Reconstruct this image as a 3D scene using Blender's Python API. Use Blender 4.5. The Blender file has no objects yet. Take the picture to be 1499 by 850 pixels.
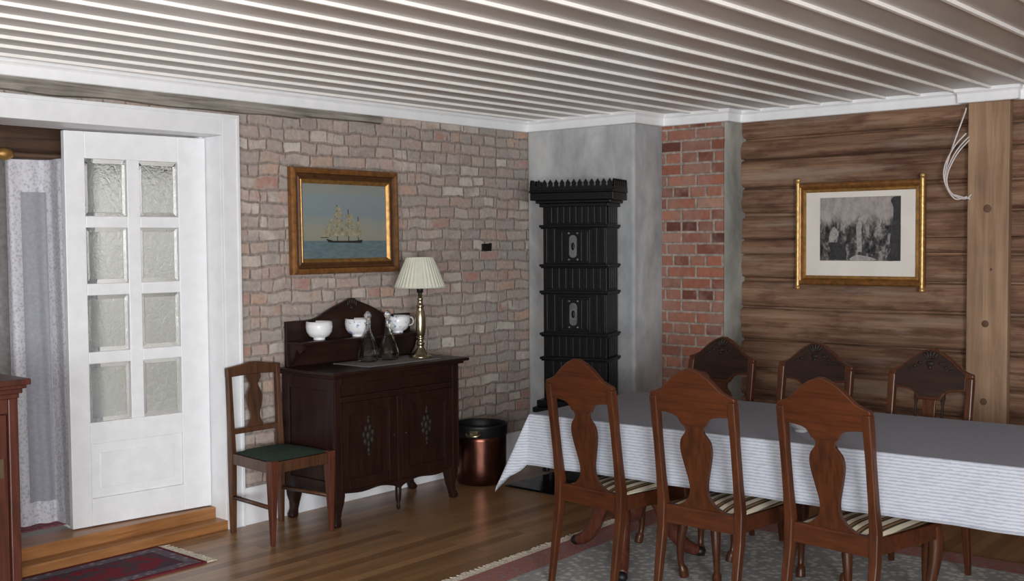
import bpy, bmesh, math, random
from mathutils import Vector, Matrix, noise
random.seed(7)
S = bpy.context.scene
COL = S.collection
PI = math.pi

# ------------------------------------------------------------------ materials
def lin(c):
    return tuple(((v/255)/12.92 if v/255 <= .04045 else ((v/255+.055)/1.055)**2.4) for v in c) + (1,)

class Mat:
    def __init__(s, name, rough=.5, metal=0, spec=.5):
        s.m = bpy.data.materials.new(name); s.m.use_nodes = True
        s.n = s.m.node_tree.nodes; s.l = s.m.node_tree.links
        s.b = s.n['Principled BSDF']
        s.b.inputs['Roughness'].default_value = rough
        s.b.inputs['Metallic'].default_value = metal
        s.b.inputs['Specular IOR Level'].default_value = spec
    def node(s, t, **kw):
        n = s.n.new(t)
        for k, v in kw.items():
            if k in n.inputs: n.inputs[k].default_value = v
            else: setattr(n, k, v)
        return n
    def link(s, a, b): s.l.new(a, b)
    def coord(s, scale=(1, 1, 1), rot=(0, 0, 0), loc=(0, 0, 0), kind='Object'):
        t = s.node('ShaderNodeTexCoord'); mp = s.node('ShaderNodeMapping')
        mp.inputs['Scale'].default_value = scale; mp.inputs['Rotation'].default_value = rot; mp.inputs['Location'].default_value = loc
        s.link(t.outputs[kind], mp.inputs[0]); return mp.outputs[0]
    def ramp(s, fac, stops, const=False):
        r = s.node('ShaderNodeValToRGB'); e = r.color_ramp.elements
        if const: r.color_ramp.interpolation = 'CONSTANT'
        while len(e) < len(stops): e.new(.5)
        for i, (p, c) in enumerate(stops): e[i].position = p; e[i].color = c if len(c) == 4 else lin(c)
        s.link(fac, r.inputs[0]); return r.outputs[0]
    def noise(s, vec, scale=5, detail=4, rough=.55, dist=0):
        n = s.node('ShaderNodeTexNoise'); n.inputs['Scale'].default_value = scale; n.inputs['Detail'].default_value = detail
        n.inputs['Roughness'].default_value = rough; n.inputs['Distortion'].default_value = dist
        s.link(vec, n.inputs['Vector']); return n.outputs['Fac']
    def mix(s, fac, a, b, mode='MIX'):
        m = s.node('ShaderNodeMix', data_type='RGBA', blend_type=mode)
        for sock, v in ((m.inputs[0], fac), (m.inputs[6], a), (m.inputs[7], b)):
            if hasattr(v, 'links'): s.link(v, sock)
            else: sock.default_value = v if (not isinstance(v, tuple)) else (v if len(v) == 4 else lin(v))
        return m.outputs[2]
    def math(s, op, a, b=None):
        m = s.node('ShaderNodeMath', operation=op)
        for i, v in enumerate((a, b)):
            if v is None: continue
            if hasattr(v, 'links'): s.link(v, m.inputs[i])
            else: m.inputs[i].default_value = v
        return m.outputs[0]
    def color(s, v):
        if hasattr(v, 'links'): s.link(v, s.b.inputs['Base Color'])
        else: s.b.inputs['Base Color'].default_value = v if len(v) == 4 else lin(v)
        return s
    def bump(s, h, strength=.3, dist=.01):
        b = s.node('ShaderNodeBump'); b.inputs['Strength'].default_value = strength; b.inputs['Distance'].default_value = dist
        s.link(h, b.inputs['Height']); s.link(b.outputs[0], s.b.inputs['Normal']); return s

def plain(name, c, rough=.5, metal=0, var=.12, scale=12, bump=0, spec=.5):
    m = Mat(name, rough, metal, spec); v = m.coord()
    n = m.noise(v, scale, 5)
    lo = tuple(x*(1-var) for x in c); hi = tuple(min(255, x*(1+var)) for x in c)
    m.color(m.ramp(n, [(.3, lo), (.7, hi)]))
    if bump: m.bump(m.noise(v, scale*6, 4), bump, .004)
    return m.m

def wood(name, lo, hi, rough=.35, axis='z', fine=60, var=None, spec=.5, bump=.12):
    m = Mat(name, rough, 0, spec)
    sc = {'x': (.06, 1, 1), 'y': (1, .06, 1), 'z': (1, 1, .06)}[axis]
    v = m.coord(sc)
    a = m.noise(v, fine, 6, .6, .6); b = m.noise(m.coord((1, 1, 1)), 3.5, 3)
    f = m.math('ADD', m.math('MULTIPLY', a, .7), m.math('MULTIPLY', b, .3))
    m.color(m.ramp(f, [(.36, lo), (.64, hi)])); m.bump(a, bump, .003)
    return m.m

M = {}
M['white_paint'] = plain('white_paint', (229, 230, 232), .38, var=.02)
M['crown_white'] = plain('crown_white', (240, 241, 243), .45, var=.015)
M['strip_lit_white'] = plain('strip_lit_white', (243, 240, 236), .4, var=.02)  # whiter than the boards: light caught by the strips put into their colour
M['white_wall'] = plain('white_wall', (214, 212, 208), .7, var=.03)
M['base_white'] = plain('base_white', (232, 232, 236), .45, var=.02)
M['dark_wood'] = wood('dark_wood', (24, 13, 10), (46, 26, 19), .38, spec=.35)
M['dark_wood_h'] = wood('dark_wood_h', (24, 13, 10), (46, 26, 19), .38, 'x', spec=.35)
M['chair_wood'] = wood('chair_wood', (50, 25, 13), (80, 42, 21), .36, spec=.35, bump=.06)
M['chair_wood_h'] = wood('chair_wood_h', (52, 25, 13), (82, 42, 21), .36, 'x', spec=.35, bump=.06)
M['carve_wood'] = wood('carve_wood', (30, 19, 15), (50, 32, 25), .6, 'x', spec=.2)
M['carve_knob'] = plain('carve_knob', (36, 28, 23), .58, spec=.25)
M['oak_chair'] = wood('oak_chair', (54, 33, 22), (96, 62, 40), .4)
M['red_wood'] = wood('red_wood', (64, 31, 22), (104, 56, 40), .36)
M['cabinet_wood'] = wood('cabinet_wood', (52, 25, 19), (88, 45, 33), .4)
M['table_wood'] = wood('table_wood', (80, 34, 18), (128, 60, 30), .3, 'y')
M['sill_oak'] = wood('sill_oak', (128, 84, 48), (172, 120, 74), .35, 'x', 40)
M['post_wood'] = wood('post_wood', (124, 96, 74), (166, 134, 106), .65, 'z', 26)
M['knot'] = plain('knot', (92, 66, 46), .6)
M['grey_beam'] = wood('grey_beam', (92, 86, 78), (168, 162, 152), .85, 'x', 30, bump=.6)
M['brown_beam'] = wood('brown_beam', (48, 32, 22), (92, 64, 44), .7, 'x', 30)
M['cast_iron'] = plain('cast_iron', (6, 6, 7), .42, 0, .2, 20, .1, .26)
M['iron_dark'] = plain('iron_dark', (22, 22, 23), .5, .2, .2)
M['nickel'] = plain('nickel', (104, 104, 108), .45, .5, .15)
M['hearth_steel'] = plain('hearth_steel', (30, 32, 36), .18, .7, .3, 6, .25)
M['copper'] = plain('copper', (98, 62, 52), .26, .95, .22, 9, .04)
M['brass'] = plain('brass', (172, 164, 136), .2, .95, .1)
M['gold'] = plain('gold', (160, 120, 66), .42, .6, .16, 30, .25)
M['gold_bright'] = plain('gold_bright', (204, 166, 104), .36, .65, .12, 40, .3)
M['frame_wood'] = plain('frame_wood', (128, 86, 46), .34, .35, .2, 30, .2)
M['frame_dark'] = plain('frame_dark', (84, 54, 30), .4, .2, .2, 30, .2)
M['green_cloth'] = plain('green_cloth', (30, 50, 40), .85, 0, .25, 60, .3)
M['runner'] = plain('runner', (128, 120, 122), .85, 0, .12, 80, .3)
M['shade'] = plain('shade', (204, 204, 188), .7, 0, .03)
M['china'] = plain('china', (232, 232, 234), .15, 0, .02)
M['cable'] = plain('cable', (214, 206, 204), .4, 0, .05)
M['paper'] = plain('paper', (222, 216, 208), .6, 0, .03, 4)
M['curtain_core'] = None

def glass(name, rough=.0, tint=(255, 255, 255), bump=0, scale=30, ior=1.45, trans=1.0):
    m = Mat(name, rough); m.b.inputs['Transmission Weight'].default_value = trans; m.b.inputs['IOR'].default_value = ior
    m.color(tint)
    if bump: m.bump(m.noise(m.coord(), scale, 3, .6, .5), bump, .01)
    return m.m
M['crystal'] = glass('crystal', .0, (253, 254, 254), trans=1)
M['crystal_plain'] = glass('crystal_plain', .02, (248, 250, 252), trans=.93)
M['pane'] = glass('pane', .3, (240, 244, 238), .9, 34)
M['pane_bevel'] = glass('pane_bevel', .05, (250, 252, 250), .2, 20)

def mk_china_blue():
    m = Mat('china_blue', .15); v = m.coord((1, 1, 1))
    n = m.noise(v, 34, 2, .5, 1.2)
    m.color(m.ramp(n, [(.58, (234, 234, 236)), (.66, (140, 156, 186)), (.74, (104, 124, 166))])); return m.m
M['china_blue'] = mk_china_blue()

def mk_brick_old():
    m = Mat('old_brick', .85, 0, .25)
    t = m.node('ShaderNodeTexCoord'); sep = m.node('ShaderNodeSeparateXYZ'); m.link(t.outputs['Object'], sep.inputs[0])
    cb = m.node('ShaderNodeCombineXYZ'); m.link(sep.outputs[0], cb.inputs[0]); m.link(sep.outputs[2], cb.inputs[1])
    nz = m.node('ShaderNodeTexNoise'); nz.inputs['Scale'].default_value = 5; nz.inputs['Detail'].default_value = 3; m.link(t.outputs['Object'], nz.inputs['Vector'])
    sub = m.node('ShaderNodeVectorMath', operation='SUBTRACT'); m.link(nz.outputs['Color'], sub.inputs[0]); sub.inputs[1].default_value = (.5, .5, .5)
    sc = m.node('ShaderNodeVectorMath', operation='SCALE'); m.link(sub.outputs[0], sc.inputs[0]); sc.inputs['Scale'].default_value = .06
    ad = m.node('ShaderNodeVectorMath', operation='ADD'); m.link(cb.outputs[0], ad.inputs[0]); m.link(sc.outputs[0], ad.inputs[1])
    br = m.node('ShaderNodeTexBrick'); m.link(ad.outputs[0], br.inputs['Vector'])
    br.offset = .37; br.offset_frequency = 2; br.squash = .62; br.squash_frequency = 3
    for k, v in {'Color1': (0, 0, 0, 1), 'Color2': (1, 1, 1, 1), 'Mortar': (.5, .5, .5, 1), 'Scale': 1, 'Mortar Size': .011, 'Mortar Smooth': .9, 'Bias': 0, 'Brick Width': .225, 'Row Height': .0735}.items():
        br.inputs[k].default_value = v
    b2 = m.node('ShaderNodeTexBrick'); m.link(ad.outputs[0], b2.inputs['Vector'])
    b2.offset = .61; b2.offset_frequency = 2; b2.squash = 1.5; b2.squash_frequency = 2
    for k, v in {'Color1': (0, 0, 0, 1), 'Color2': (1, 1, 1, 1), 'Mortar': (.5, .5, .5, 1), 'Scale': 1, 'Mortar Size': .011, 'Mortar Smooth': .9, 'Bias': 0, 'Brick Width': .125, 'Row Height': .0735}.items():
        b2.inputs[k].default_value = v
    pal = [(0, (146, 128, 122)), (.1, (184, 162, 154)), (.22, (166, 156, 150)), (.34, (192, 160, 148)), (.44, (162, 154, 148)), (.54, (186, 172, 160)), (.62, (200, 158, 132)), (.7, (172, 152, 144)), (.8, (196, 184, 172)), (.9, (214, 208, 200)), (.96, (178, 126, 112))]
    v = m.coord()
    msk = m.ramp(m.noise(v, 1.7, 3), [(.46, (0, 0, 0)), (.52, (255, 255, 255))])
    col = m.mix(msk, m.ramp(br.outputs['Color'], pal), m.ramp(b2.outputs['Color'], pal))
    fm = m.node('ShaderNodeMix'); m.link(msk, fm.inputs[0]); m.link(br.outputs['Fac'], fm.inputs[2]); m.link(b2.outputs['Fac'], fm.inputs[3])
    joint = fm.outputs[0]
    col = m.mix(.22, col, (178, 174, 170))
    n1 = m.noise(v, 9, 6, .65); n3 = m.noise(v, 40, 4); n4 = m.noise(v, 26, 4, .6)
    smear = m.ramp(n1, [(.44, (0, 0, 0)), (.64, (255, 255, 255))])
    col = m.mix(m.math('MULTIPLY', smear, .7), col, (176, 168, 161))
    col = m.mix(m.math('MULTIPLY', m.ramp(n4, [(.6, (0, 0, 0)), (.7, (255, 255, 255))]), .55), col, (208, 200, 192))
    col = m.mix(m.math('MULTIPLY', m.ramp(n4, [(.3, (255, 255, 255)), (.38, (0, 0, 0))]), .45), col, (148, 96, 80))
    mort = m.ramp(n3, [(.3, (122, 110, 104)), (.7, (166, 154, 146))])
    col = m.mix(m.math('MULTIPLY', joint, .85), col, mort)
    col = m.mix(.3, col, m.ramp(n3, [(.3, (84, 80, 78)), (.7, (186, 178, 172))]), 'OVERLAY')
    m.color(col)
    h = m.math('SUBTRACT', m.math('MULTIPLY', n3, .6), joint)
    m.bump(h, .55, .012); return m.m
M['old_brick'] = mk_brick_old()

def mk_brick_red():
    m = Mat('red_brick', .8, 0, .25)
    t = m.node('ShaderNodeTexCoord'); sep = m.node('ShaderNodeSeparateXYZ'); m.link(t.outputs['Object'], sep.inputs[0])
    s2 = m.math('ADD', sep.outputs[1], sep.outputs[0])
    cb = m.node('ShaderNodeCombineXYZ'); m.link(s2, cb.inputs[0]); m.link(sep.outputs[2], cb.inputs[1])
    br = m.node('ShaderNodeTexBrick'); m.link(cb.outputs[0], br.inputs['Vector'])
    br.offset = .5; br.squash = .55; br.squash_frequency = 3
    for k, v in {'Color1': (0, 0, 0, 1), 'Color2': (1, 1, 1, 1), 'Mortar': (.5, .5, .5, 1), 'Scale': 1, 'Mortar Size': .011, 'Mortar Smooth': .5, 'Bias': 0, 'Brick Width': .235, 'Row Height': .079}.items():
        br.inputs[k].default_value = v
    col = m.ramp(br.outputs['Color'], [(0, (92, 60, 56)), (.15, (136, 84, 70)), (.35, (172, 112, 92)), (.5, (158, 108, 92)), (.65, (182, 128, 108)), (.8, (134, 92, 82)), (1, (186, 146, 128))])
    v = m.coord(); n3 = m.noise(v, 34, 5)
    n1 = m.noise(v, 8, 4)
    col = m.mix(m.math('MULTIPLY', m.ramp(n1, [(.46, (0, 0, 0)), (.62, (255, 255, 255))]), .55), col, (160, 132, 122))
    col = m.mix(br.outputs['Fac'], col, m.ramp(n3, [(.3, (146, 136, 128)), (.7, (180, 170, 160))]))
    col = m.mix(.3, col, m.ramp(n3, [(.3, (80, 66, 60)), (.7, (190, 166, 150))]), 'OVERLAY')
    m.color(col); m.bump(m.math('SUBTRACT', m.math('MULTIPLY', n3, .5), br.outputs['Fac']), .6, .01); return m.m
M['red_brick'] = mk_brick_red()

def mk_plaster(name, lo, hi):
    m = Mat(name, .85, 0, .2); v = m.coord((1, 1, .5))
    a = m.noise(v, 3, 6, .6, .5); b = m.noise(v, 24, 5)
    c = m.ramp(a, [(.3, lo), (.7, hi)])
    c = m.mix(.3, c, m.ramp(b, [(.3, (96, 96, 96)), (.7, (160, 160, 160))]), 'OVERLAY')
    m.color(c); m.bump(b, .25, .006); return m.m
M['plaster'] = mk_plaster('plaster', (158, 160, 163), (206, 207, 207))
M['mortar'] = mk_plaster('mortar', (126, 126, 120), (174, 172, 164))

def mk_log():
    m = Mat('log_wood', .8, 0, .2)
    v = m.coord((1, .035, 1)); v2 = m.coord((1, .22, 1.4))
    a = m.noise(v, 42, 7, .68, .5); b = m.noise(v2, 4.5, 5, .62); k = m.noise(m.coord((1, .3, 1.2)), 11, 5, .62)
    c = m.ramp(a, [(.36, (78, 54, 42)), (.5, (122, 94, 76)), (.64, (156, 130, 110))])
    c2 = m.ramp(b, [(.36, (86, 56, 42)), (.5, (130, 98, 78)), (.64, (160, 124, 96))])
    c = m.mix(.5, c, c2)
    c = m.mix(m.math('MULTIPLY', m.ramp(k, [(.52, (0, 0, 0)), (.64, (255, 255, 255))]), .55), c, (76, 44, 36))
    g = m.noise(m.coord((1, .1, 1), (0, 0, 0), (3, 1, 5)), 7, 5, .6)
    c = m.mix(m.math('MULTIPLY', m.ramp(g, [(.55, (0, 0, 0)), (.68, (255, 255, 255))]), .5), c, (158, 142, 130))
    m.color(c); m.bump(a, .6, .012); return m.m
M['log'] = mk_log()

def mk_floor():
    m = Mat('oak_floor', .3, 0, .4)
    v = m.coord()
    br = m.node('ShaderNodeTexBrick'); m.link(v, br.inputs['Vector'])
    br.offset = .37; br.offset_frequency = 3
    for k, q in {'Color1': (0, 0, 0, 1), 'Color2': (1, 1, 1, 1), 'Mortar': (.3, .3, .3, 1), 'Scale': 1, 'Mortar Size': .0012, 'Mortar Smooth': .2, 'Bias': 0, 'Brick Width': 1.1, 'Row Height': .068}.items():
        br.inputs[k].default_value = q
    g = m.noise(m.coord((.05, 1, 1)), 60, 6, .6, .5)
    c = m.ramp(br.outputs['Color'], [(0, (138, 106, 74)), (.5, (164, 128, 92)), (1, (184, 148, 110))])
    c = m.mix(.5, c, m.ramp(g, [(.3, (90, 78, 66)), (.7, (168, 152, 136))]), 'OVERLAY')
    c = m.mix(br.outputs['Fac'], c, (84, 62, 42))
    m.color(c); m.bump(g, .06, .002); return m.m
M['oak_floor'] = mk_floor()

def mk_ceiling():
    m = Mat('ceiling_shaded_paint', .33, 0, .5)  # boards greyer than the strips: dim grazing light put into the colour
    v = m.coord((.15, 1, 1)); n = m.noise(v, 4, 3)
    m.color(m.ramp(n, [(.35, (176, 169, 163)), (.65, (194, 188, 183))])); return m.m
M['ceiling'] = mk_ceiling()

def mk_stripe():
    m = Mat('striped_seat', .8)
    sep = m.node('ShaderNodeSeparateXYZ'); m.link(m.coord(), sep.inputs[0])
    fr = m.math('FRACT', m.math('MULTIPLY', sep.outputs[0], 17.5))
    c = m.ramp(fr, [(0, (216, 204, 180)), (.42, (216, 204, 180)), (.46, (74, 58, 40)), (.58, (74, 58, 40)), (.62, (150, 112, 72)), (.72, (150, 112, 72)), (.76, (62, 48, 36)), (.94, (62, 48, 36)), (.98, (216, 204, 180))])
    m.color(c); return m.m
M['stripes'] = mk_stripe()

def mk_cloth():
    m = Mat('tablecloth_linen', .75, 0, .25)
    v = m.coord((.25, .25, 1)); w = m.node('ShaderNodeTexWave', wave_type='BANDS', bands_direction='Z')
    w.inputs['Scale'].default_value = 24; w.inputs['Distortion'].default_value = 2.5; w.inputs['Detail'].default_value = 2; w.inputs['Detail Scale'].default_value = 6
    m.link(v, w.inputs['Vector'])
    m.color(m.ramp(w.outputs['Fac'], [(.2, (146, 150, 162)), (.6, (172, 175, 183))]))
    m.bump(m.noise(m.coord(), 7, 3), .15, .01); return m.m
M['cloth'] = mk_cloth()

def mk_rug(name, field, field2, border, border2, hx, hy, bw, red=None, rim=None):
    # local coordinates, centred: half sizes hx, hy; bw border width
    m = Mat(name, .95, 0, .1)
    sep = m.node('ShaderNodeSeparateXYZ'); v = m.coord(); m.link(v, sep.inputs[0])
    dx = m.math('SUBTRACT', hx, m.math('ABSOLUTE', sep.outputs[0])); dy = m.math('SUBTRACT', hy, m.math('ABSOLUTE', sep.outputs[1]))
    d = m.math('MINIMUM', dx, dy)
    vo = m.node('ShaderNodeTexVoronoi'); vo.inputs['Scale'].default_value = 26; m.link(v, vo.inputs['Vector'])
    n = m.noise(v, 60, 3); n2 = m.noise(v, 9, 3)
    f = m.mix(m.ramp(vo.outputs['Distance'], [(.3, (0, 0, 0)), (.5, (255, 255, 255))]), field, field2)
    if red: f = m.mix(m.ramp(m.math('MULTIPLY', n2, 1.0), [(.47, (0, 0, 0)), (.53, (255, 255, 255))]), f, red)
    b = m.mix(m.ramp(vo.outputs['Distance'], [(.2, (255, 255, 255)), (.45, (0, 0, 0))]), border, border2)
    k = m.ramp(d, [(0, border), (.012/1, border), (.02, (0, 0, 0))])
    mask = m.math('LESS_THAN', d, bw)
    edge = m.math('LESS_THAN', d, .02); line = m.math('MULTIPLY', m.math('LESS_THAN', d, bw), m.math('GREATER_THAN', d, bw-.02))
    c = m.mix(mask, f, b); c = m.mix(edge, c, rim or border); c = m.mix(line, c, field2)
    c = m.mix(.35, c, m.ramp(n, [(.3, (90, 90, 90)), (.7, (168, 168, 168))]), 'OVERLAY')
    m.color(c); m.bump(n, .4, .005); return m.m

def mk_lace(name, lo, hi):
    m = Mat(name, .85, 0, .2); v = m.coord((1, 1, 1))
    vo = m.node('ShaderNodeTexVoronoi'); vo.inputs['Scale'].default_value = 62; m.link(v, vo.inputs['Vector'])
    w = m.noise(v, 30, 3, .6, 2)
    f = m.math('ADD', m.math('MULTIPLY', vo.outputs['Distance'], .6), m.math('MULTIPLY', w, .5))
    m.color(m.ramp(f, [(.3, lo), (.6, hi)])); m.bump(f, .5, .006); return m.m
M['lace'] = mk_lace('lace', (166, 165, 171), (200, 199, 205))
M['net'] = plain('net', (146, 146, 154), .9, 0, .05, 60)
M['room_grey'] = plain('room_grey', (160, 156, 154), .8, 0, .08, 3)

def mk_painting():
    m = Mat('painted_canvas', .45, 0, .4)
    sep = m.node('ShaderNodeSeparateXYZ'); m.link(m.coord(), sep.inputs[0])
    z = sep.outputs[2]                 # local height, origin at picture centre
    n = m.noise(m.coord((1, 1, 6)), 3.2, 4, .6, .4); n2 = m.noise(m.coord((1, 1, 3)), 22, 3)
    zz = m.math('ADD', z, m.math('MULTIPLY', m.math('SUBTRACT', n, .5), .16))
    mr = m.node('ShaderNodeMapRange'); m.link(zz, mr.inputs[0]); mr.inputs[1].default_value = -.26; mr.inputs[2].default_value = .26
    sky = m.ramp(mr.outputs[0], [(.25, (136, 138, 126)), (.42, (142, 142, 130)), (.58, (124, 136, 140)), (.78, (128, 140, 144)), (.88, (136, 138, 130)), (1, (114, 130, 138))])
    sea = m.ramp(n2, [(.3, (84, 102, 108)), (.7, (104, 122, 128))])
    mask = m.math('LESS_THAN', z, -.118)
    c = m.mix(mask, sky, sea); m.color(c); return m.m
M['painting'] = mk_painting()
M['sail'] = plain('sail', (140, 134, 110), .6, 0, .2, 40)
M['hull'] = plain('hull', (38, 36, 34), .6)

def mk_engraving():
    m = Mat('engraving_print', .6, 0, .3)
    sep = m.node('ShaderNodeSeparateXYZ'); v = m.coord(); m.link(v, sep.inputs[0])
    z = sep.outputs[2]
    n = m.noise(m.coord((1.5, 1, .75)), 17, 5, .65, .4); n2 = m.noise(v, 60, 3)
    f = m.math('ADD', m.math('MULTIPLY', n, .8), m.math('MULTIPLY', n2, .2))
    dark = m.ramp(f, [(.4, (28, 27, 28)), (.5, (74, 72, 72)), (.6, (142, 138, 134))])
    lite = m.ramp(f, [(.34, (132, 126, 123)), (.6, (166, 158, 154))])
    k = m.node('ShaderNodeMapRange'); m.link(m.math('ADD', z, m.math('MULTIPLY', n, .14)), k.inputs[0]); k.inputs[1].default_value = .1; k.inputs[2].default_value = .17
    g = m.node('ShaderNodeMapRange'); m.link(m.math('ADD', z, m.math('MULTIPLY', n, .1)), g.inputs[0]); g.inputs[1].default_value = -.1; g.inputs[2].default_value = -.14
    c = m.mix(k.outputs[0], dark, lite); c = m.mix(m.math('MULTIPLY', g.outputs[0], .6), c, (128, 122, 118))
    m.color(c); return m.m
M['engraving'] = mk_engraving()
M['ink_dark'] = plain('ink_dark', (46, 45, 46), .7, 0, .3, 50)
M['ink_mid'] = plain('ink_mid', (84, 82, 82), .7, 0, .3, 50)
M['ink_light'] = plain('ink_light', (150, 146, 142), .7, 0, .15, 50)
M['fringe'] = plain('fringe', (206, 196, 180), .95, 0, .2, 90, .4)

# ------------------------------------------------------------------ mesh building
class MB:
    def __init__(s): s.v = []; s.f = []; s.sm = []
    def add(s, vs, fs, T=None, smooth=False):
        o = len(s.v)
        for p in vs:
            p = Vector(p)
            s.v.append(tuple(T @ p) if T is not None else tuple(p))
        for f in fs: s.f.append(tuple(i+o for i in f)); s.sm.append(smooth)
        return s
    def box(s, x0, x1, y0, y1, z0, z1, T=None):
        vs = [(x, y, z) for z in (z0, z1) for y in (y0, y1) for x in (x0, x1)]
        return s.add(vs, [(0, 2, 3, 1), (4, 5, 7, 6), (0, 1, 5, 4), (2, 6, 7, 3), (0, 4, 6, 2), (1, 3, 7, 5)], T)
    def prism(s, outline, d0, d1, plane='xz', T=None, smooth=False):
        """closed outline in a plane, extruded along the third axis from d0 to d1"""
        def P(a, b, d):
            return {'xz': (a, d, b), 'yz': (d, a, b), 'xy': (a, b, d)}[plane]
        n = len(outline)
        vs = [P(a, b, d0) for a, b in outline] + [P(a, b, d1) for a, b in outline]
        fs = [tuple(range(n)), tuple(range(2*n-1, n-1, -1))]
        s.add(vs, fs, T, False)
        o = len(s.v)-2*n
        for i in range(n):
            j = (i+1) % n; s.f.append((o+i, o+n+i, o+n+j, o+j)); s.sm.append(smooth)
        return s
    def lathe(s, prof, seg=28, T=None, cap=True, smooth=True):
        vs = []; fs = []
        n = len(prof)
        for k in range(seg):
            a = 2*PI*k/seg
            for r, z in prof: vs.append((r*math.cos(a), r*math.sin(a), z))
        for k in range(seg):
            k2 = (k+1) % seg
            for i in range(n-1): fs.append((k*n+i, k2*n+i, k2*n+i+1, k*n+i+1))
        if cap:
            fs.append(tuple(k*n for k in range(seg-1, -1, -1))); fs.append(tuple(k*n+n-1 for k in range(seg)))
        return s.add(vs, fs, T, smooth)
    def tube(s, pts, rad, seg=10, T=None, closed=False, smooth=True, flat=None):
        pts = [Vector(p) for p in pts]; n = len(pts)
        if not hasattr(rad, '__len__'): rad = [rad]*n
        vs = []; fs = []; up = Vector((0, 0, 1))
        prev = None
        for i, p in enumerate(pts):
            a = pts[(i-1) % n] if closed or i > 0 else p
            b = pts[(i+1) % n] if closed or i < n-1 else p
            t = (b-a).normalized()
            if prev is None:
                ref = up if abs(t.z) < .9 else Vector((1, 0, 0))
                u = t.cross(ref).normalized()
            else:
                u = (prev - t*prev.dot(t)).normalized()
            prev = u; w = t.cross(u)
            r = rad[i]; ru, rw = (r if isinstance(r, tuple) else (r, r))
            for k in range(seg):
                q = 2*PI*k/seg
                vs.append(tuple(p + u*(ru*math.cos(q)) + w*(rw*math.sin(q))))
        m = n if closed else n-1
        for i in range(m):
            i2 = (i+1) % n
            for k in range(seg):
                k2 = (k+1) % seg; fs.append((i*seg+k, i*seg+k2, i2*seg+k2, i2*seg+k))
        if not closed:
            fs.append(tuple(range(seg-1, -1, -1))); fs.append(tuple((n-1)*seg+k for k in range(seg)))
        return s.add(vs, fs, T, smooth)
    def rectsweep(s, rows, T=None, smooth=False):
        """rows: (cx, cy, z, half_x, half_y) from bottom to top"""
        vs = []; fs = []
        for cx, cy, z, hx, hy in rows: vs += [(cx-hx, cy-hy, z), (cx+hx, cy-hy, z), (cx+hx, cy+hy, z), (cx-hx, cy+hy, z)]
        n = len(rows)
        for i in range(n-1):
            for k in range(4):
                k2 = (k+1) % 4; fs.append((i*4+k, i*4+k2, i*4+4+k2, i*4+4+k))
        fs.append((3, 2, 1, 0)); fs.append(tuple(4*(n-1)+k for k in range(4)))
        return s.add(vs, fs, T, smooth)
    def ball(s, c, r, T=None, seg=12, rings=7):
        if not hasattr(r, '__len__'): r = (r, r, r)
        vs = [(c[0], c[1], c[2]-r[2])]; fs = []
        for i in range(1, rings):
            a = PI*i/rings
            for k in range(seg):
                b = 2*PI*k/seg; vs.append((c[0]+r[0]*math.sin(a)*math.cos(b), c[1]+r[1]*math.sin(a)*math.sin(b), c[2]-r[2]*math.cos(a)))
        vs.append((c[0], c[1], c[2]+r[2]))
        for k in range(seg):
            k2 = (k+1) % seg; fs.append((0, 1+k2, 1+k))
            for i in range(rings-2):
                a = 1+i*seg; fs.append((a+k, a+k2, a+seg+k2, a+seg+k))
            a = 1+(rings-2)*seg; fs.append((a+k, a+k2, len(vs)-1))
        return s.add(vs, fs, T, True)
    def shear_back(s, f):
        s.v = [(x, y+f(z), z) for x, y, z in s.v]; return s
    def build(s, name, mat, parent=None, bevel=0, seg=2, loc=None):
        me = bpy.data.meshes.new(name); me.from_pydata(s.v, [], s.f)
        me.polygons.foreach_set('use_smooth', s.sm)
        bm = bmesh.new(); bm.from_mesh(me); bmesh.ops.recalc_face_normals(bm, faces=bm.faces); bm.to_mesh(me); bm.free()
        me.materials.append(mat if not isinstance(mat, str) else M[mat])
        o = bpy.data.objects.new(name, me); COL.objects.link(o)
        if parent: o.parent = parent
        if loc: o.location = loc
        if bevel:
            b = o.modifiers.new('Bevel', 'BEVEL'); b.width = bevel; b.segments = seg; b.limit_method = 'ANGLE'; b.angle_limit = math.radians(40)
        return o

def tag(o, label=None, cat=None, group=None, kind=None):
    for k, v in (('label', label), ('category', cat), ('group', group), ('kind', kind)):
        if v: o[k] = v
    return o
def thing(name, label, cat, loc=(0, 0, 0), rz=0, group=None):
    o = bpy.data.objects.new(name, None); COL.objects.link(o); o.location = loc; o.rotation_euler.z = rz; o.empty_display_size = .1
    return tag(o, label, cat, group)
def struct(o): o['kind'] = 'structure'; return o
def dup(root, loc, rz, label, group=None):
    r = root.copy(); COL.objects.link(r); r.location = loc; r.rotation_euler.z = rz; r['label'] = label
    if group: r['group'] = group
    for ch in list(root.children):
        c = ch.copy(); COL.objects.link(c); c.parent = r
        for g in ch.children:
            d = g.copy(); COL.objects.link(d); d.parent = c
    return r
def Tr(loc=(0, 0, 0), rz=0, rx=0, ry=0):
    return Matrix.Translation(loc) @ Matrix.Rotation(rz, 4, 'Z') @ Matrix.Rotation(ry, 4, 'Y') @ Matrix.Rotation(rx, 4, 'X')
def smoothcurve(pts, n=6, closed=False):
    """Catmull-Rom through 2-D/3-D points"""
    P = [Vector(p) for p in pts]; out = []; N = len(P)
    rng = N if closed else N-1
    for i in range(rng):
        p0 = P[(i-1) % N] if closed or i > 0 else P[0]; p1 = P[i]; p2 = P[(i+1) % N]; p3 = P[(i+2) % N] if closed or i+2 < N else P[-1]
        for k in range(n):
            t = k/n
            out.append(tuple(.5*((2*p1)+(p2-p0)*t+(2*p0-5*p1+4*p2-p3)*t*t+(3*p1-p0-3*p2+p3)*t**3)))
    if not closed: out.append(tuple(P[-1]))
    return out
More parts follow.
